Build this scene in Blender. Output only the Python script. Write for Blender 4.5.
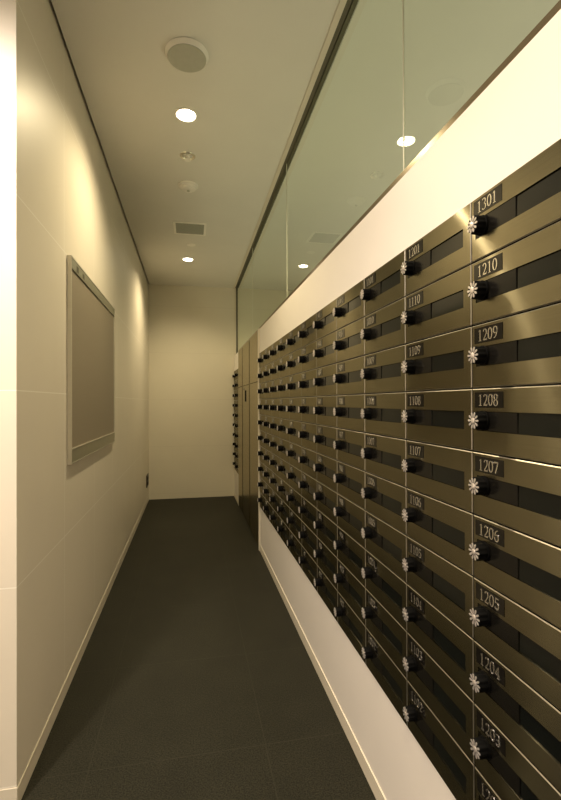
import bpy, bmesh, math, random
from mathutils import Vector, Matrix

S = bpy.context.scene
C = S.collection
for o in list(bpy.data.objects):
    bpy.data.objects.remove(o)

# ------------------------------------------------------------------ camera
F_PX, YAW, PIT, ROL, EYE = 453.8, 0.1960, 0.0051, -0.0036, 1.162
c_, s_ = math.cos(YAW), math.sin(YAW)
R0, F0, U0 = Vector((c_, -s_, 0)), Vector((s_, c_, 0)), Vector((0, 0, 1))
cp, sp = math.cos(PIT), math.sin(PIT)
U1 = U0 * cp - F0 * sp
F1 = U0 * sp + F0 * cp
cr, sr = math.cos(ROL), math.sin(ROL)
R2 = R0 * cr + U1 * sr
U2 = U1 * cr - R0 * sr
M = Matrix((R2, U2, -F1)).transposed().to_4x4()
M.translation = Vector((0, 0, EYE))
cam_d = bpy.data.cameras.new('camera')
cam = bpy.data.objects.new('camera', cam_d)
C.objects.link(cam)
cam.matrix_world = M
cam_d.sensor_fit = 'VERTICAL'
cam_d.sensor_height = 36.0
cam_d.lens = 36.0 * F_PX / 800.0
cam_d.clip_start = 0.02
S.camera = cam

# ------------------------------------------------------------------ world, exposure
S.view_settings.view_transform = 'Standard'
S.view_settings.look = 'None'
S.view_settings.exposure = 0.13
S.view_settings.gamma = 1.0
S.view_settings.use_curve_mapping = False
W_ = bpy.data.worlds.new('world')
S.world = W_
W_.use_nodes = True
W_.node_tree.nodes['Background'].inputs[0].default_value = (0.6, 0.5, 0.35, 1)
W_.node_tree.nodes['Background'].inputs[1].default_value = 0.02

# ------------------------------------------------------------------ lights
WARM = (1.0, 0.82, 0.50)
LOBBY = (1.0, 0.85, 0.71)
CEIL = 2.588


def spot(name, loc, watts, size, blend, color, radius=0.016, rot=(0, 0, 0)):
    d = bpy.data.lights.new(name, 'SPOT')
    d.energy = watts
    d.spot_size = math.radians(size)
    d.spot_blend = blend
    d.color = color
    d.shadow_soft_size = radius
    o = bpy.data.objects.new(name, d)
    C.objects.link(o)
    o.location = loc
    o.rotation_euler = rot
    return o


LAMPS = [(-0.017, -0.02), (-0.017, 2.289), (-0.020, 4.60)]
LAMP_W = [118, 96, 90]
for (lx, ly), w in zip(LAMPS, LAMP_W):
    spot('downlight_lamp', (lx, ly, CEIL - 0.006), w, 148, 0.85, WARM)
spot('lobby_lamp', (-0.78, 0.68, CEIL - 0.07), 208, 160, 1.0, LOBBY, 0.06)
spot('lobby_lamp', (-0.9, -1.3, CEIL - 0.07), 120, 150, 1.0, LOBBY, 0.06)
# added fill, hidden low and facing up, brightens the room behind the glass
da = bpy.data.lights.new('side_room_fill', 'AREA')
da.shape = 'RECTANGLE'
da.size = 0.5
da.size_y = 5.0
da.energy = 27
da.color = (1.0, 0.87, 0.65)
oa = bpy.data.objects.new('side_room_fill', da)
C.objects.link(oa)
oa.location = (1.9, 2.2, 0.9)
oa.rotation_euler = (math.pi, 0, 0)

# ------------------------------------------------------------------ materials


def new_mat(name):
    m = bpy.data.materials.new(name)
    m.use_nodes = True
    return m, m.node_tree, m.node_tree.nodes['Principled BSDF']


def plain(name, col, rough=0.5, metal=0.0, spec=0.5, noise=0.0, nscale=40.0, bump=0.0):
    m, t, b = new_mat(name)
    b.inputs['Roughness'].default_value = rough
    b.inputs['Metallic'].default_value = metal
    b.inputs['Specular IOR Level'].default_value = spec
    tc = t.nodes.new('ShaderNodeTexCoord')
    n = t.nodes.new('ShaderNodeTexNoise')
    n.inputs['Scale'].default_value = nscale
    n.inputs['Detail'].default_value = 4
    t.links.new(tc.outputs['Object'], n.inputs['Vector'])
    r = t.nodes.new('ShaderNodeValToRGB')
    r.color_ramp.elements[0].position = 0.3
    r.color_ramp.elements[1].position = 0.7
    r.color_ramp.elements[0].color = (*[v * (1 - noise) for v in col], 1)
    r.color_ramp.elements[1].color = (*[min(1, v * (1 + noise)) for v in col], 1)
    t.links.new(n.outputs['Fac'], r.inputs['Fac'])
    t.links.new(r.outputs['Color'], b.inputs['Base Color'])
    if bump:
        bp = t.nodes.new('ShaderNodeBump')
        bp.inputs['Strength'].default_value = bump
        bp.inputs['Distance'].default_value = 0.002
        t.links.new(n.outputs['Fac'], bp.inputs['Height'])
        t.links.new(bp.outputs['Normal'], b.inputs['Normal'])
    return m


def line_mask(t, comp, period, offset, width):
    """1 on joint lines perpendicular to a coordinate, else 0"""
    a = t.nodes.new('ShaderNodeMath'); a.operation = 'SUBTRACT'
    t.links.new(comp, a.inputs[0]); a.inputs[1].default_value = offset
    p = t.nodes.new('ShaderNodeMath'); p.operation = 'PINGPONG'
    t.links.new(a.outputs[0], p.inputs[0]); p.inputs[1].default_value = period / 2
    l = t.nodes.new('ShaderNodeMath'); l.operation = 'LESS_THAN'
    t.links.new(p.outputs[0], l.inputs[0]); l.inputs[1].default_value = width / 2
    return l.outputs[0]


def tiled(name, col, joint, rough, axes, width=0.003, noise=0.03, nscale=3.0, bump=0.15, spec=0.5, speck=0.0):
    m, t, b = new_mat(name)
    b.inputs['Roughness'].default_value = rough
    b.inputs['Specular IOR Level'].default_value = spec
    g = t.nodes.new('ShaderNodeNewGeometry')
    s = t.nodes.new('ShaderNodeSeparateXYZ')
    t.links.new(g.outputs['Position'], s.inputs[0])
    masks = [line_mask(t, s.outputs[a], per, off, width) for a, per, off in axes]
    f = masks[0]
    for k in masks[1:]:
        mx = t.nodes.new('ShaderNodeMath'); mx.operation = 'MAXIMUM'
        t.links.new(f, mx.inputs[0]); t.links.new(k, mx.inputs[1])
        f = mx.outputs[0]
    n = t.nodes.new('ShaderNodeTexNoise')
    n.inputs['Scale'].default_value = nscale
    n.inputs['Detail'].default_value = 6
    t.links.new(g.outputs['Position'], n.inputs['Vector'])
    r = t.nodes.new('ShaderNodeValToRGB')
    r.color_ramp.elements[0].position = 0.3
    r.color_ramp.elements[1].position = 0.7
    r.color_ramp.elements[0].color = (*[v * (1 - noise) for v in col], 1)
    r.color_ramp.elements[1].color = (*[min(1, v * (1 + noise)) for v in col], 1)
    t.links.new(n.outputs['Fac'], r.inputs['Fac'])
    base = r.outputs['Color']
    if speck:
        n2 = t.nodes.new('ShaderNodeTexNoise')
        n2.inputs['Scale'].default_value = 210
        n2.inputs['Detail'].default_value = 2
        t.links.new(g.outputs['Position'], n2.inputs['Vector'])
        r2 = t.nodes.new('ShaderNodeValToRGB')
        r2.color_ramp.elements[0].position = 0.35
        r2.color_ramp.elements[1].position = 0.65
        r2.color_ramp.elements[0].color = (1 - speck, 1 - speck, 1 - speck, 1)
        r2.color_ramp.elements[1].color = (1 + speck, 1 + speck, 1 + speck, 1)
        t.links.new(n2.outputs['Fac'], r2.inputs['Fac'])
        mm = t.nodes.new('ShaderNodeMix'); mm.data_type = 'RGBA'; mm.blend_type = 'MULTIPLY'
        mm.inputs[0].default_value = 1
        t.links.new(base, mm.inputs[6]); t.links.new(r2.outputs['Color'], mm.inputs[7])
        base = mm.outputs[2]
    mi = t.nodes.new('ShaderNodeMix'); mi.data_type = 'RGBA'
    t.links.new(f, mi.inputs[0])
    t.links.new(base, mi.inputs[6])
    mi.inputs[7].default_value = (*joint, 1)
    t.links.new(mi.outputs[2], b.inputs['Base Color'])
    sub = t.nodes.new('ShaderNodeMath'); sub.operation = 'SUBTRACT'
    nn = n2 if speck else n
    t.links.new(nn.outputs['Fac'], sub.inputs[0]); t.links.new(f, sub.inputs[1])
    bp = t.nodes.new('ShaderNodeBump')
    bp.inputs['Strength'].default_value = bump
    bp.inputs['Distance'].default_value = 0.001
    t.links.new(sub.outputs[0], bp.inputs['Height'])
    t.links.new(bp.outputs['Normal'], b.inputs['Normal'])
    return m


TP = 0.567
CREAM = (0.78, 0.72, 0.61)
MW_LEFT = tiled('cream_wall_tile', CREAM, (0.93, 0.89, 0.80), 0.42, [(2, TP, 0.065), (1, TP, 1.37)], 0.0035, 0.02)
MW_RIGHT = plain('cream_wall_plaster', (0.80, 0.755, 0.70), 0.5, noise=0.015, nscale=3)
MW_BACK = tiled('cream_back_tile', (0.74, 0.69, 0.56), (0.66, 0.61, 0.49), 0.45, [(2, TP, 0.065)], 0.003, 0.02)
M_CEIL = plain('ceiling_paint', (0.80, 0.78, 0.71), 0.75, noise=0.015, nscale=4)
M_BASE = plain('baseboard_paint', (0.74, 0.68, 0.56), 0.38, noise=0.01, nscale=5)
M_FLOOR = tiled('dark_stone_floor', (0.0185, 0.0178, 0.0115), (0.027, 0.026, 0.017), 0.55,
                [(0, TP, -0.319), (1, TP, 1.53)], 0.003, 0.12, 6.0, 0.5, 0.15, speck=0.55)
M_VOID = plain('dark_reveal', (0.03, 0.026, 0.018), 0.7, noise=0.1)
M_TRACK = plain('dark_glazing_track', (0.11, 0.095, 0.055), 0.5, noise=0.1)
M_DARK = plain('dark_carcass', (0.02, 0.018, 0.014), 0.55, noise=0.1)
M_BLACK = plain('black_plastic', (0.003, 0.003, 0.003), 0.55, spec=0.06, noise=0.1)
M_PLATE = plain('black_number_plate', (0.007, 0.006, 0.005), 0.12, noise=0.1, spec=0.35)
M_LOCK = plain('grey_lock_panel', (0.006, 0.0055, 0.0045), 0.22, noise=0.08, spec=0.28)
M_FLAP = plain('smoked_flap', (0.004, 0.005, 0.0045), 0.10, noise=0.1, spec=0.32)
M_SILVER = plain('silver_numeral', (0.80, 0.76, 0.68), 0.27, metal=0.95, noise=0.04)
M_PETAL = plain('silver_petal', (0.86, 0.80, 0.77), 0.32, metal=0.75, noise=0.04)
M_ALU = plain('pale_aluminium', (0.72, 0.68, 0.58), 0.32, metal=0.85, noise=0.03)
M_CHANNEL = plain('bronze_channel', (0.35, 0.29, 0.20), 0.22, metal=0.9, noise=0.03)
M_SEAL = plain('clear_silicone', (0.75, 0.74, 0.62), 0.4, noise=0.02)
M_WHITE = plain('white_plastic', (0.93, 0.90, 0.82), 0.45, noise=0.01)
M_GRILLE = plain('grey_speaker_cover', (0.50, 0.50, 0.42), 0.6, noise=0.03)
M_VENT = plain('grey_vent_mesh', (0.36, 0.37, 0.31), 0.6, noise=0.04)
M_CHROME = plain('chrome_ring', (0.8, 0.78, 0.7), 0.15, metal=1.0, noise=0.02)
M_BOARD = plain('taupe_board_cloth', (0.27, 0.23, 0.17), 0.5, noise=0.05, nscale=300)
M_BFRAME = plain('board_frame', (0.62, 0.59, 0.50), 0.35, metal=0.5, noise=0.03)
M_BBAND = plain('board_rail', (0.40, 0.39, 0.30), 0.35, metal=0.6, noise=0.03)
M_OUTLET = plain('brown_outlet', (0.06, 0.045, 0.03), 0.4, noise=0.05)
M_TEXT = plain('dark_print', (0.10, 0.09, 0.06), 0.5, noise=0.05)


def brushed(name, col, rough_iso, rough_long, rough_narrow, mix, tangent, scale):
    """metal brushed along the tangent: a plain lobe mixed with one stretched across the brushing"""
    m, t, b = new_mat(name)
    t.nodes.remove(b)
    cx = t.nodes.new('ShaderNodeCombineXYZ')
    for i in range(3):
        cx.inputs[i].default_value = tangent[i]
    g = t.nodes.new('ShaderNodeNewGeometry')
    mp = t.nodes.new('ShaderNodeMapping')
    mp.inputs['Scale'].default_value = scale
    t.links.new(g.outputs['Position'], mp.inputs['Vector'])
    n = t.nodes.new('ShaderNodeTexNoise')
    n.inputs['Scale'].default_value = 1.0
    n.inputs['Detail'].default_value = 3
    t.links.new(mp.outputs[0], n.inputs['Vector'])
    r = t.nodes.new('ShaderNodeValToRGB')
    r.color_ramp.elements[0].color = (*[v * 0.88 for v in col], 1)
    r.color_ramp.elements[1].color = (*[v * 1.10 for v in col], 1)
    t.links.new(n.outputs['Fac'], r.inputs['Fac'])
    g1 = t.nodes.new('ShaderNodeBsdfAnisotropic')
    g1.inputs['Roughness'].default_value = rough_iso
    g2 = t.nodes.new('ShaderNodeBsdfAnisotropic')
    g2.inputs['Roughness'].default_value = math.sqrt(rough_long * rough_narrow)
    g2.inputs['Anisotropy'].default_value = 1 - math.sqrt(rough_narrow / rough_long)
    t.links.new(cx.outputs[0], g2.inputs['Tangent'])
    mx = t.nodes.new('ShaderNodeMixShader')
    mx.inputs[0].default_value = mix
    for k, gg in enumerate((g1, g2)):
        t.links.new(r.outputs['Color'], gg.inputs['Color'])
        t.links.new(gg.outputs[0], mx.inputs[1 + k])
    t.links.new(mx.outputs[0], t.nodes['Material Output'].inputs[0])
    return m


M_STEEL = brushed('brushed_steel', (0.315, 0.290, 0.214), 0.18, 0.84, 0.03, 0.78, (0, 1, 0), (60, 4, 900))
M_EDGE = plain('cut_edge_highlight', (0.40, 0.37, 0.30), 0.35, metal=0.9, noise=0.03)  # cut rim paler than the door: light caught on chamfers put into colour
M_STILE = brushed('dull_stile_steel', (0.34, 0.31, 0.23), 0.25, 0.35, 0.15, 0.3, (0, 1, 0), (60, 4, 400))
M_CAB = brushed('satin_cabinet_steel', (0.52, 0.48, 0.38), 0.22, 0.35, 0.15, 0.3, (0, 1, 0), (60, 4, 400))

# glass: clear sheet with a green tint and real Fresnel reflection
M_GLASS, t, b = new_mat('greenish_glass')
t.nodes.remove(b)
out = t.nodes['Material Output']
gg = t.nodes.new('ShaderNodeNewGeometry')


def gmath(op, a, b=None):
    n = t.nodes.new('ShaderNodeMath'); n.operation = op
    for i, v in enumerate((a, b)):
        if v is None:
            continue
        if isinstance(v, (int, float)):
            n.inputs[i].default_value = v
        else:
            t.links.new(v, n.inputs[i])
    return n.outputs[0]


dt = t.nodes.new('ShaderNodeVectorMath'); dt.operation = 'DOT_PRODUCT'
t.links.new(gg.outputs['Incoming'], dt.inputs[0]); t.links.new(gg.outputs['Normal'], dt.inputs[1])
ff = gmath('ADD', gmath('MULTIPLY', gmath('POWER', gmath('SUBTRACT', 1.0, gmath('ABSOLUTE', dt.outputs['Value'])), 5.0), 0.957), 0.043)
fr = gmath('DIVIDE', gmath('MULTIPLY', ff, 2.0), gmath('ADD', ff, 1.0))      # two faces of one sheet
tr = t.nodes.new('ShaderNodeBsdfTransparent'); tr.inputs[0].default_value = (0.78, 0.88, 0.80, 1)
gl = t.nodes.new('ShaderNodeBsdfGlossy'); gl.inputs['Roughness'].default_value = 0.0
gl.inputs['Color'].default_value = (0.92, 0.97, 0.90, 1)
mx = t.nodes.new('ShaderNodeMixShader')
t.links.new(fr, mx.inputs[0]); t.links.new(tr.outputs[0], mx.inputs[1])
t.links.new(gl.outputs[0], mx.inputs[2]); t.links.new(mx.outputs[0], out.inputs[0])

M_LENS, t, b = new_mat('lamp_lens')
b.inputs['Base Color'].default_value = (1, 0.95, 0.85, 1)
b.inputs['Emission Color'].default_value = (1, 0.88, 0.66, 1)
b.inputs['Emission Strength'].default_value = 14.0

# ------------------------------------------------------------------ helpers


def add_box(bm, x0, x1, y0, y1, z0, z1):
    v = [bm.verts.new(p) for p in ((x0, y0, z0), (x1, y0, z0), (x1, y1, z0), (x0, y1, z0),
                                   (x0, y0, z1), (x1, y0, z1), (x1, y1, z1), (x0, y1, z1))]
    for f in ((0, 3, 2, 1), (4, 5, 6, 7), (0, 1, 5, 4), (1, 2, 6, 5), (2, 3, 7, 6), (3, 0, 4, 7)):
        bm.faces.new([v[i] for i in f])
    return v


def boxes(*bs):
    bm = bmesh.new()
    for q in bs:
        add_box(bm, *q)
    return bm


def bev(bm, w, seg=2):
    bmesh.ops.bevel(bm, geom=list(bm.edges), offset=w, segments=seg, profile=0.5, affect='EDGES')
    return bm


def add_lathe(bm, prof, n=40, axis='z', center=(0, 0, 0)):
    """prof: list of (radius, height); closed with end caps where radius is 0"""
    cx, cy, cz = center
    rings = []
    for r, h in prof:
        if r < 1e-6:
            p = (0, 0, h)
            pts = [p]
        else:
            pts = [(r * math.cos(2 * math.pi * k / n), r * math.sin(2 * math.pi * k / n), h) for k in range(n)]
        ring = []
        for p in pts:
            if axis == 'x':
                p = (p[2], p[0], p[1])
            ring.append(bm.verts.new((p[0] + cx, p[1] + cy, p[2] + cz)))
        rings.append(ring)
    for a, b in zip(rings, rings[1:]):
        for k in range(n):
            k2 = (k + 1) % n
            if len(a) == 1 and len(b) == 1:
                continue
            if len(a) == 1:
                bm.faces.new((a[0], b[k], b[k2]))
            elif len(b) == 1:
                bm.faces.new((a[k], a[k2], b[0]))
            else:
                bm.faces.new((a[k], a[k2], b[k2], b[k]))
    return bm


def mesh_of(name, bm, mat, smooth=False):
    bmesh.ops.recalc_face_normals(bm, faces=list(bm.faces))
    me = bpy.data.meshes.new(name)
    bm.to_mesh(me)
    bm.free()
    me.materials.append(mat)
    if smooth:
        me.polygons.foreach_set('use_smooth', [True] * len(me.polygons))
        me.set_sharp_from_angle(angle=math.radians(35))
    return me


def obj(name, bm, mat, parent=None, smooth=False, label=None):
    me = bm if isinstance(bm, bpy.types.Mesh) else mesh_of(name, bm, mat, smooth)
    o = bpy.data.objects.new(name, me)
    C.objects.link(o)
    if parent:
        o.parent = parent
    if label:
        o['label'] = label
    return o


def thing(name, label, cat, loc=(0, 0, 0), group=None):
    o = bpy.data.objects.new(name, None)
    o.empty_display_size = 0.05
    C.objects.link(o)
    o.location = loc
    o['label'] = label
    o['category'] = cat
    if group:
        o['group'] = group
    return o


def struct(name, bm, mat, parent=None):
    o = obj(name, bm, mat, parent)
    if not parent:
        o['kind'] = 'structure'
    return o


# ------------------------------------------------------------------ the setting
XR, XL = 0.5297, -0.4914          # mailbox front plane, left wall plane
XW = XR + 0.004                   # plane of the white wall
XG = 0.571                        # glass plane
DB = 5.654                        # back wall
DC = 1.43                         # where the left wall starts
D0, CW, H = 0.7822, 0.2731, 0.12
ZT = 1.5472
ZB = ZT - 10 * H
ZS = 1.737                        # top of the low wall under the glass
Y0 = -2.6                         # rear of the lobby
XO = 2.9                          # outer wall of the side room
XLL = -2.4                        # lobby's left wall
DP = D0 + 10 * CW                 # far end of the main bank
DPOST = DP + 0.045
DCAB = 5.115                      # far end of cabinet
DNEAR = D0 - CW                   # near end of the main bank
XD = XW + 0.34                    # back of low wall

struct('floor', boxes((XLL - .1, XO + .1, Y0 - .1, DB + .1, -0.1, 0.0)), M_FLOOR)

# left wall: corridor side and the return that faces the lobby
bm = bmesh.new()
pts = [(XLL, DC), (XL, DC), (XL, DB), (XLL, DB)]
lo = [bm.verts.new((x, y, 0)) for x, y in pts]
hi = [bm.verts.new((x, y, CEIL + .12)) for x, y in pts]
bm.faces.new(lo); bm.faces.new(hi)
for k in range(4):
    bm.faces.new((lo[k], lo[(k + 1) % 4], hi[(k + 1) % 4], hi[k]))
struct('wall_left', bm, MW_LEFT)
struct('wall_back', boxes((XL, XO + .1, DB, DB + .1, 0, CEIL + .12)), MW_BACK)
struct('wall_rear', boxes((XLL - .1, XO + .1, Y0 - .1, Y0, 0, CEIL + .12)), MW_RIGHT)
struct('wall_lobby', boxes((XLL - .1, XLL, Y0, DC, 0, CEIL + .12)), MW_RIGHT)
struct('wall_outer', boxes((XO, XO + .1, Y0, DB, 0, CEIL + .12)), MW_RIGHT)

# right low wall: strip under, strip over and the plain run nearer than the bank
struct('wall_right', boxes(
    (XW, XD, DNEAR, DP, 0, ZB), (XW, XD, DNEAR, DP, ZT, ZS),
    (XW, XD, Y0, DNEAR, 0, ZS), (XW, XD, DCAB, DB, 0, ZB), (XW, XD, DCAB, DB, ZT, ZS),
    (XD, XD + .02, Y0, DB, 0, ZS)), MW_RIGHT)

# ceiling with a shadow gap along the left wall and the glazing channel
GAP = 0.011
struct('ceiling', boxes(
    (XL + GAP, 0.524, DC - 0.0, DB, CEIL, CEIL + .12),
    (XLL, 0.524, Y0, DC - 0.0, CEIL, CEIL + .12),
    (0.590, XO, Y0, DB, CEIL, CEIL + .12)), M_CEIL)
struct('ceiling_void', boxes((XLL - .1, XO + .1, Y0 - .1, DB + .1, CEIL + .12, CEIL + .16)), M_VOID)
struct('trim_1', boxes((0.524, 0.548, Y0, DB, CEIL - 0.004, CEIL + .12)), M_BASE)
struct('trim_2', boxes((0.548, 0.569, Y0, DB, CEIL + .003, CEIL + .12), (0.573, 0.590, Y0, DB, CEIL + .003, CEIL + .12)), M_TRACK)
struct('baseboard_left', boxes((XL, XL + .002, DC, DB, 0, .056), (XLL, XL + .002, DC - .002, DC, 0, .060)), M_BASE)
struct('baseboard_right', boxes((XW - .004, XW, Y0, DP, 0, .052), (XW - .004, XW, DCAB, DB, 0, .052)), M_BASE)

# glass screen: panes, sealed joints, bottom channel, end frame
win = bpy.data.objects.new('window_1', None)
C.objects.link(win)
win['kind'] = 'structure'
joints = [-0.38, 1.14, 2.66, 4.18]
ends = [Y0] + joints + [DB - .012]
for a, b in zip(ends, ends[1:]):
    bm = bmesh.new()
    v = [bm.verts.new(p) for p in ((XG, a + .0015, ZS + .004), (XG, b - .0015, ZS + .004), (XG, b - .0015, CEIL + .03), (XG, a + .0015, CEIL + .03))]
    bm.faces.new(v)
    obj('pane', bm, M_GLASS, win)
for y in joints:
    obj('joint_seal', boxes((XG - .002, XG + .002, y - .0015, y + .0015, ZS + .015, CEIL + .03)), M_SEAL, win)
obj('bottom_channel', boxes((XG - .035, XG - .018, Y0, DCAB, ZS + .0005, ZS + .017), (XG + .008, XG + .022, Y0, DB - .012, ZS, ZS + .016)), M_CHANNEL, win)
obj('end_frame', boxes((XG - .010, XG + .012, DB - .012, DB - .0005, ZS, CEIL)), M_TRACK, win)
obj('end_bead', boxes((XG - .018, XG - .010, DB - .012, DB - .0005, ZS, CEIL)), M_ALU, win)

# ------------------------------------------------------------------ numerals
def arc(cx, cy, rx, ry, a0, a1, n=14):
    return [(cx + rx * math.cos(math.radians(a0 + (a1 - a0) * k / n)),
             cy + ry * math.sin(math.radians(a0 + (a1 - a0) * k / n))) for k in range(n + 1)]


# strokes in a cell 0..0.62 wide, 0..1 tall: (points, thin, thick)
TN, TK = 0.04, 0.115
GL = {
    '0': [(arc(.31, .5, .235, .465, 0, 360, 28), TN, TK)],
    '1': [([(.31, .03), (.31, .97)], TK, TK), ([(.14, .83), (.31, .96)], .05, .06), ([(.13, .025), (.49, .025)], .05, .05)],
    '2': [(arc(.30, .70, .20, .265, 165, -35, 16) + [(.30, .30), (.09, .06)], TN, TK), ([(.07, .06), (.55, .06)], .11, .11), ([(.53, .05), (.57, .20)], .04, .05)],
    '3': [(arc(.27, .74, .20, .225, 150, -90, 14), TN, TK), (arc(.27, .27, .235, .245, 90, -150, 16), TN, TK)],
    '4': [([(.42, .03), (.42, .97)], TK, TK), ([(.42, .95), (.05, .30)], .05, .06), ([(.03, .29), (.59, .29)], .07, .07), ([(.27, .025), (.56, .025)], .05, .05)],
    '5': [([(.14, .94), (.52, .94)], .10, .10), ([(.16, .94), (.13, .55)], .05, .06), (arc(.27, .32, .24, .285, 120, -150, 18), TN, TK)],
    '6': [(arc(.31, .30, .225, .275, 0, 360, 24), TN, TK), (arc(.52, .32, .43, .64, 178, 95, 12), TN, TK)],
    '7': [([(.07, .93), (.57, .93)], .11, .11), ([(.55, .92), (.24, .03)], .09, .11), ([(.06, .93), (.05, .78)], .04, .05)],
    '8': [(arc(.31, .74, .185, .225, 0, 360, 24), TN, TK * .9), (arc(.31, .26, .225, .245, 0, 360, 24), TN, TK)],
    '9': [(arc(.31, .70, .225, .275, 0, 360, 24), TN, TK), (arc(.10, .68, .43, .64, -2, -85, 12), TN, TK)],
}


def text_bm(s, y_left, z0, height, x_front, thick, adv=0.66):
    """numerals on a plane facing -X, reading towards -Y"""
    bm = bmesh.new()
    for i, ch in enumerate(s):
        for pts, tn, tk in GL[ch]:
            P = [Vector(p) for p in pts]
            n = len(P)
            closed = (P[0] - P[-1]).length < 1e-4
            L, Rr = [], []
            for k in range(n):
                if closed and k in (0, n - 1):
                    d = P[1] - P[-2]
                elif k == 0:
                    d = P[1] - P[0]
                elif k == n - 1:
                    d = P[-1] - P[-2]
                else:
                    d = P[k + 1] - P[k - 1]
                d.normalize()
                w = tn + (tk - tn) * abs(d.y) ** 1.3
                nn = Vector((-d.y, d.x)) * w / 2
                L.append(P[k] + nn)
                Rr.append(P[k] - nn)

            def vv(p, x):
                return bm.verts.new((x, y_left - (i * adv + p.x) * height, z0 + p.y * height))
            A = [vv(p, x_front) for p in L]
            B = [vv(p, x_front) for p in Rr]
            A2 = [vv(p, x_front + thick) for p in L]
            B2 = [vv(p, x_front + thick) for p in Rr]
            for k in range(n - 1):
                bm.faces.new((A[k], B[k], B[k + 1], A[k + 1]))
                bm.faces.new((A[k], A[k + 1], A2[k + 1], A2[k]))
                bm.faces.new((B[k + 1], B[k], B2[k], B2[k + 1]))
            bm.faces.new((A[0], A2[0], B2[0], B[0]))
            bm.faces.new((A[-1], B[-1], B2[-1], A2[-1]))
    return bm


# ------------------------------------------------------------------ mailbox prototypes (front faces -X, left is +Y)
def yy(t, w=CW):
    return w * (1 - t)


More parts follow.
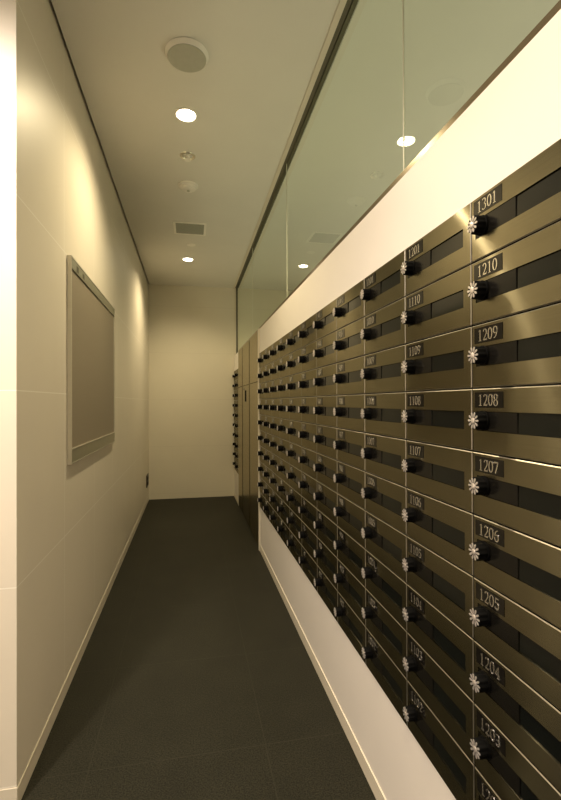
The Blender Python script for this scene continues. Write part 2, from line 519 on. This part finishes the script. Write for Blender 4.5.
def build_box_meshes(w):
    g = 0.0013                                   # half gap between doors
    y0, y1, z0, z1 = g, w - g, g, H - g
    hy0, hy1 = yy(.905, w), yy(.05, w)           # slot opening
    hz0, hz1 = H - .0795, H - .0435
    ys = [y0, hy0, hy1, y1]
    zs = [z0, hz0, hz1, z1]
    bm = bmesh.new()
    e = 0.0017
    fr = {}
    for i, y in enumerate(ys):
        for j, z in enumerate(zs):
            fy = y + (e if i == 0 else -e if i == 3 else 0)
            fz = z + (e if j == 0 else -e if j == 3 else 0)
            fr[i, j] = bm.verts.new((0, fy, fz))
    for i in range(3):
        for j in range(3):
            if (i, j) != (1, 1):
                bm.faces.new((fr[i, j], fr[i, j + 1], fr[i + 1, j + 1], fr[i + 1, j]))
    # rounded rim: chamfer then side wall
    loop = [(0, 0), (1, 0), (2, 0), (3, 0), (3, 1), (3, 2), (3, 3), (2, 3), (1, 3), (0, 3), (0, 2), (0, 1)]
    r1 = [bm.verts.new((e * .9, ys[i], zs[j])) for i, j in loop]
    r2 = [bm.verts.new((.016, ys[i], zs[j])) for i, j in loop]
    for k in range(12):
        k2 = (k + 1) % 12
        bm.faces.new((fr[loop[k]], fr[loop[k2]], r1[k2], r1[k])).material_index = 1
        bm.faces.new((r1[k], r1[k2], r2[k2], r2[k]))
    # slot reveal
    lp = [(1, 1), (2, 1), (2, 2), (1, 2)]
    q = [bm.verts.new((.012, ys[i], zs[j])) for i, j in lp]
    for k in range(4):
        bm.faces.new((fr[lp[k]], fr[lp[(k + 1) % 4]], q[(k + 1) % 4], q[k]))
    door = mesh_of('door', bm, M_STEEL)
    door.materials.append(M_EDGE)
    body = mesh_of('body', boxes((.0165, .30, .0006, w - .0006, .0006, H - .0006)), M_DARK)
    ysp = yy(.446, w)
    lock = mesh_of('lock_panel', bev(boxes((.0008, .0162, ysp + .0008, hy1 - .0003, hz0 + .0003, hz1 - .0003)), .0008, 1), M_LOCK)
    bm = bmesh.new()                                          # sloping flap
    za, zb = hz0 + .0004, hz1 - .0004
    ya, yb = hy0 + .0004, ysp - .0004
    P = [(.0024, ya, za), (.0030, ya, zb), (.0030, yb, zb), (.0024, yb, za)]
    f = [bm.verts.new(p) for p in P]
    k = [bm.verts.new((.0150, p[1], p[2])) for p in P]
    bm.faces.new(f); bm.faces.new(k)
    for i in range(4):
        bm.faces.new((f[i], f[(i + 1) % 4], k[(i + 1) % 4], k[i]))
    flap = mesh_of('slot_flap', bm, M_FLAP)
    lip = mesh_of('flap_lip', boxes((.0002, .0022, ya + .0005, yb - .0005, za, za + .0016)), M_LOCK)
    plate = mesh_of('number_plate', boxes((-.0006, .0003, yy(.325, w), yy(.035, w), H - .0365, H - .0075)), M_PLATE)
    # dial: ribbed black body
    bm = bmesh.new()
    yc, zc = yy(.125, w), H * .5
    R = .0158
    n = 60
    prof = [(.0180, -.0005 + .0006), (.0180, -.003), (R, -.0036), (R, -.0185), (R * .93, -.0205), (0, -.0205)]
    add_lathe(bm, prof, n, 'x', (0, yc, zc))
    bm.verts.ensure_lookup_table()
    for v in bm.verts:
        dy, dz = v.co.y - yc, v.co.z - zc
        rr = math.hypot(dy, dz)
        if abs(rr - R) < 1e-4 or abs(rr - R * .93) < 1e-4:
            a = math.atan2(dz, dy)
            s = 1 + .055 * math.cos(a * 10)
            v.co.y = yc + dy * s
            v.co.z = zc + dz * s
    dial = mesh_of('dial', bm, M_BLACK, True)
    # face: ten petals and a hub
    bm = bmesh.new()
    for k in range(10):
        a = 2 * math.pi * k / 10
        ring_f, ring_b = [], []
        for m in range(10):
            b = 2 * math.pi * m / 10
            r = .0107 + .0048 * math.cos(b)
            tt = .0019 * math.sin(b) * (1 + .35 * math.cos(b))
            y = yc + r * math.cos(a) - tt * math.sin(a)
            z = zc + r * math.sin(a) + tt * math.cos(a)
            ring_f.append(bm.verts.new((-.0216, y, z)))
            ring_b.append(bm.verts.new((-.0204, y, z)))
        bm.faces.new(ring_f)
        for m in range(10):
            bm.faces.new((ring_f[m], ring_f[(m + 1) % 10], ring_b[(m + 1) % 10], ring_b[m]))
    petals = mesh_of('dial_petals', bm, M_PETAL)
    bm = bmesh.new()
    add_lathe(bm, [(.0055, -.0204), (.0055, -.0222), (.0042, -.0229), (0, -.0231)], 20, 'x', (0, yc, zc))
    hub = mesh_of('dial_hub', bm, M_PETAL, True)
    return dict(door=door, body=body, lock=lock, flap=flap, lip=lip, plate=plate, dial=dial, petals=petals, hub=hub)


def place_box(ms, y_right, z_bottom, number, label, group, w):
    r = thing('mailbox', label, 'mailbox', (XR, y_right, z_bottom), group)
    obj('body', ms['body'], None, r)
    d = obj('door', ms['door'], None, r)
    obj('lock_panel', ms['lock'], None, d)
    obj('slot_flap', ms['flap'], None, d)
    p = obj('number_plate', ms['plate'], None, r)
    hgt = .0215
    if number:
      tw = (len(number) - 1) * .66 * hgt + .62 * hgt
      yl = yy(.18, w) + tw / 2
      obj('numerals', text_bm(number, yl, H - .0330, hgt, -.0015, .0008), M_SILVER, p)
    k = obj('dial', ms['dial'], None, r)
    obj('dial_petals', ms['petals'], None, k)
    obj('dial_hub', ms['hub'], None, k)
    return r


ORD = ['topmost', 'second', 'third', 'fourth', 'fifth', 'sixth', 'seventh', 'eighth', 'ninth', 'bottom']
COL = ['nearest', 'second', 'third', 'fourth', 'fifth', 'sixth', 'seventh', 'eighth', 'ninth', 'tenth', 'eleventh']
ms = build_box_meshes(CW)
for n in range(11):
    fl = 13 - n
    for k in range(10):
        num = '%d01' % fl if k == 0 else '%d%02d' % (fl - 1, 11 - k)
        row = 'top row' if k == 0 else 'bottom row' if k == 9 else ORD[k] + ' row down'
        if n < 2:
            lab = 'brushed steel mailbox with plate %s and black dial, %s, %s column' % (num, row, COL[n])
        elif n < 10:
            lab = 'brushed steel mailbox with black dial, %s, %s column from the near end' % (row, COL[n])
        else:
            lab = 'brushed steel mailbox with black dial, %s, last column beside the tall cabinet' % row
        place_box(ms, D0 + CW * (n - 1), ZT - H * (k + 1), num, lab, 'steel mailboxes in the long bank', CW)

W2 = (DB - .004 - DCAB - .004) / 2
ms2 = build_box_meshes(W2)
for n in range(2):
    for k in range(10):
        num = ('201' if k == 0 else '1%02d' % (11 - k)) if n == 0 else ''
        row = 'top row' if k == 0 else 'bottom row' if k == 9 else ORD[k] + ' row down'
        where = 'near column' if n == 0 else 'far column'
        lab = 'small mailbox beyond the tall cabinet, %s, %s beside the back wall' % (row, where)
        place_box(ms2, DCAB + .004 + W2 * n, ZT - H * (k + 1), num, lab, 'mailboxes beyond the tall cabinet', W2)

# ------------------------------------------------------------------ steel post and tall cabinet
o = obj('steel_post', bev(boxes((XR - .006, XW + .05, DP + .002, DPOST - .002, 0, ZS + .004)), .0015, 1), M_BASE)
o['label'] = 'slim pale metal post between the long mailbox bank and the tall cabinet'
o['category'] = 'post'
cab = thing('service_cabinet', 'tall satin steel cabinet with flat doors between the two mailbox banks', 'cabinet', (XR, DPOST, 0))
L_ = DCAB - DPOST
obj('body', boxes((.022, .30, .002, L_ - .002, .001, ZS)), M_DARK, cab)
cuts = [0.002, 4.13 - DPOST, 4.70 - DPOST, L_ - .002]
ZH = 1.33
for yc in cuts[1:3]:
    obj('stile', boxes((.003, .021, yc - .035, yc + .035, .012, ZS - .002)), M_STILE, cab)
for a, b in zip(cuts, cuts[1:]):
    a0, b0 = a, b
    a = a + (.034 if a > .1 else 0)
    b = b - (.034 if b < L_ - .1 else 0)
    obj('upper_door', bev(boxes((0, .020, a + .004, b - .004, ZH + .002, ZS)), .0015, 1), M_CAB, cab)
    d = obj('lower_door', bev(boxes((0, .020, a + .004, b - .004, .012, ZH - .002)), .0015, 1), M_CAB, cab)
    if abs(a0 - cuts[1]) < 1e-6:
        obj('handle', bev(boxes((-.006, .001, 4.40 - DPOST, 4.44 - DPOST, 1.17, 1.28)), .002, 1), M_BLACK, d, label='black recessed pull')
        bm = bmesh.new()
        add_lathe(bm, [(.013, .001), (.013, -.004), (0, -.004)], 20, 'x', (0, 4.58 - DPOST, 1.30))
        obj('lock', bm, M_CHROME, d)

# ------------------------------------------------------------------ notice board on the left wall
BX, BY0, BY1, BZ0, BZ1 = 0.018, 1.975, 3.055, 0.912, 1.765
nb = thing('notice_board', 'shallow framed notice board with taupe panel on the left wall', 'notice board', (XL, BY0, BZ0))
bl, bh = BY1 - BY0, BZ1 - BZ0
fw = .006
obj('frame', boxes((.0005, BX, 0, fw, 0, bh), (.0005, BX, bl - fw, bl, 0, bh), (.0005, BX, fw, bl - fw, bh - .006, bh), (.0005, BX, fw, bl - fw, 0, .006)), M_BFRAME, nb)
obj('panel', boxes((.0006, .012, fw, bl - fw, .064, bh - .052)), M_BOARD, nb)
hd = obj('header_rail', bev(boxes((.001, BX - .001, fw + .0005, bl - fw - .0005, bh - .050, bh - .0065)), .001, 1), M_BBAND, nb)
obj('printed_mark', boxes((BX - .0012, BX - .0004, .09, .125, bh - .042, bh - .018)), M_TEXT, hd)
obj('printed_mark', boxes((BX - .0012, BX - .0004, .20, .235, bh - .040, bh - .020)), M_TEXT, hd)
obj('bottom_rail', bev(boxes((.001, BX - .001, fw + .0005, bl - fw - .0005, .0065, .060)), .001, 1), M_BBAND, nb)
obj('rail_lip', boxes((.001, BX + .001, fw + .0005, bl - fw - .0005, .0602, .0638)), M_BFRAME, nb)

# ------------------------------------------------------------------ outlet in the far corner
ou = thing('wall_outlet', 'small dark brown outlet low on the left wall by the far corner', 'outlet', (XL, 5.30, .205))
obj('plate', bev(boxes((.0003, .010, 0, .20, 0, .135)), .003, 2), M_OUTLET, ou)
obj('socket', boxes((.0095, .014, .04, .16, .075, .115)), M_BLACK, ou)
obj('socket', boxes((.0095, .014, .04, .16, .020, .060)), M_BLACK, ou)

# ------------------------------------------------------------------ ceiling fittings
def downlight(x, y, label):
    t = thing('downlight', label, 'light', (x, y, CEIL), 'recessed ceiling downlights')
    bm = bmesh.new()
    add_lathe(bm, [(.052, -.0003), (.058, -.0003), (.058, -.003), (.050, -.004), (.046, -.002), (.046, -.0003), (.052, -.0003)], 48)
    obj('trim_ring', bm, M_WHITE, t, True)
    bm = bmesh.new()
    add_lathe(bm, [(0, -.0006), (.0455, -.0006), (.0455, -.0044), (0, -.0046)], 40)
    obj('lens', bm, M_LENS, t, True)
    return t


downlight(LAMPS[0][0], LAMPS[0][1], 'glowing round downlight in the ceiling right above the viewpoint')
downlight(LAMPS[1][0], LAMPS[1][1], 'larger looking bright round downlight, just beyond the round speaker')
downlight(LAMPS[2][0], LAMPS[2][1], 'smaller looking bright round downlight, farthest along the ceiling beyond the vent')
downlight(-0.78, 0.68, 'glowing round downlight beside the lobby wall, outside the corridor')
downlight(-0.9, -1.3, 'glowing round downlight at the rear of the lobby')

sx, sy = -0.010, 1.886
sp_ = thing('ceiling_speaker', 'round grey disc speaker mounted under the ceiling, nearest of the fittings', 'speaker', (sx, sy, CEIL))
bm = bmesh.new()
add_lathe(bm, [(0, 0), (.086, 0), (.088, -.004), (.083, -.016), (.079, -.020), (.0775, -.0185), (0, -.0185)], 64)
obj('rim', bm, M_WHITE, sp_, True)
bm = bmesh.new()
add_lathe(bm, [(0, -.0187), (.0772, -.0187), (.0765, -.0212), (.04, -.0222), (0, -.0225)], 64)
obj('cover', bm, M_GRILLE, sp_, True)

hd_ = thing('sprinkler_head', 'small round sprinkler with chrome centre, between downlight and smoke detector', 'sprinkler', (-0.012, 2.67, CEIL))
bm = bmesh.new()
add_lathe(bm, [(.030, 0), (.045, 0), (.043, -.003), (.031, -.004), (.028, -.001), (.030, 0)], 48)
obj('escutcheon', bm, M_CHROME, hd_, True)
bm = bmesh.new()
add_lathe(bm, [(0, 0), (.0105, 0), (.0105, -.012), (.006, -.016), (.006, -.022), (.018, -.024), (.018, -.0255), (0, -.0262)], 32)
obj('deflector', bm, M_WHITE, hd_, True)

sd = thing('smoke_detector', 'pale domed smoke detector on the ceiling before the square vent', 'smoke detector', (-0.010, 3.03, CEIL))
bm = bmesh.new()
add_lathe(bm, [(0, 0), (.064, 0), (.064, -.008), (.057, -.012), (.050, -.012), (.046, -.026), (.034, -.034), (.012, -.036), (0, -.036)], 48)
obj('housing', bm, M_WHITE, sd, True)
bm = bmesh.new()
add_lathe(bm, [(0, -.0362), (.009, -.0362), (.008, -.042), (0, -.043)], 24)
obj('sensor', bm, M_GRILLE, sd, True)

vt = thing('ceiling_vent', 'square ceiling vent with pale frame before the farthest downlight', 'vent', (0.0, 3.78, CEIL))
hw = .13
obj('frame', boxes((-hw, hw, -hw, -hw + .018, -.006, 0), (-hw, hw, hw - .018, hw, -.006, 0), (-hw, -hw + .018, -hw + .018, hw - .018, -.006, 0), (hw - .018, hw, -hw + .018, hw - .018, -.006, 0)), M_WHITE, vt)
obj('grille', boxes((-hw + .018, hw - .018, -hw + .018, hw - .018, -.003, 0)), M_VENT, vt)
bm = bmesh.new()
add_lathe(bm, [(0, 0), (.040, 0), (.038, -.003), (0, -.004)], 32)
o = obj('cover_disc', bm, M_WHITE, None, True)
o.location = (0.01, 4.17, CEIL)
o['label'] = 'small flat round cover plate on the ceiling between vent and far downlight'
o['category'] = 'cover plate'
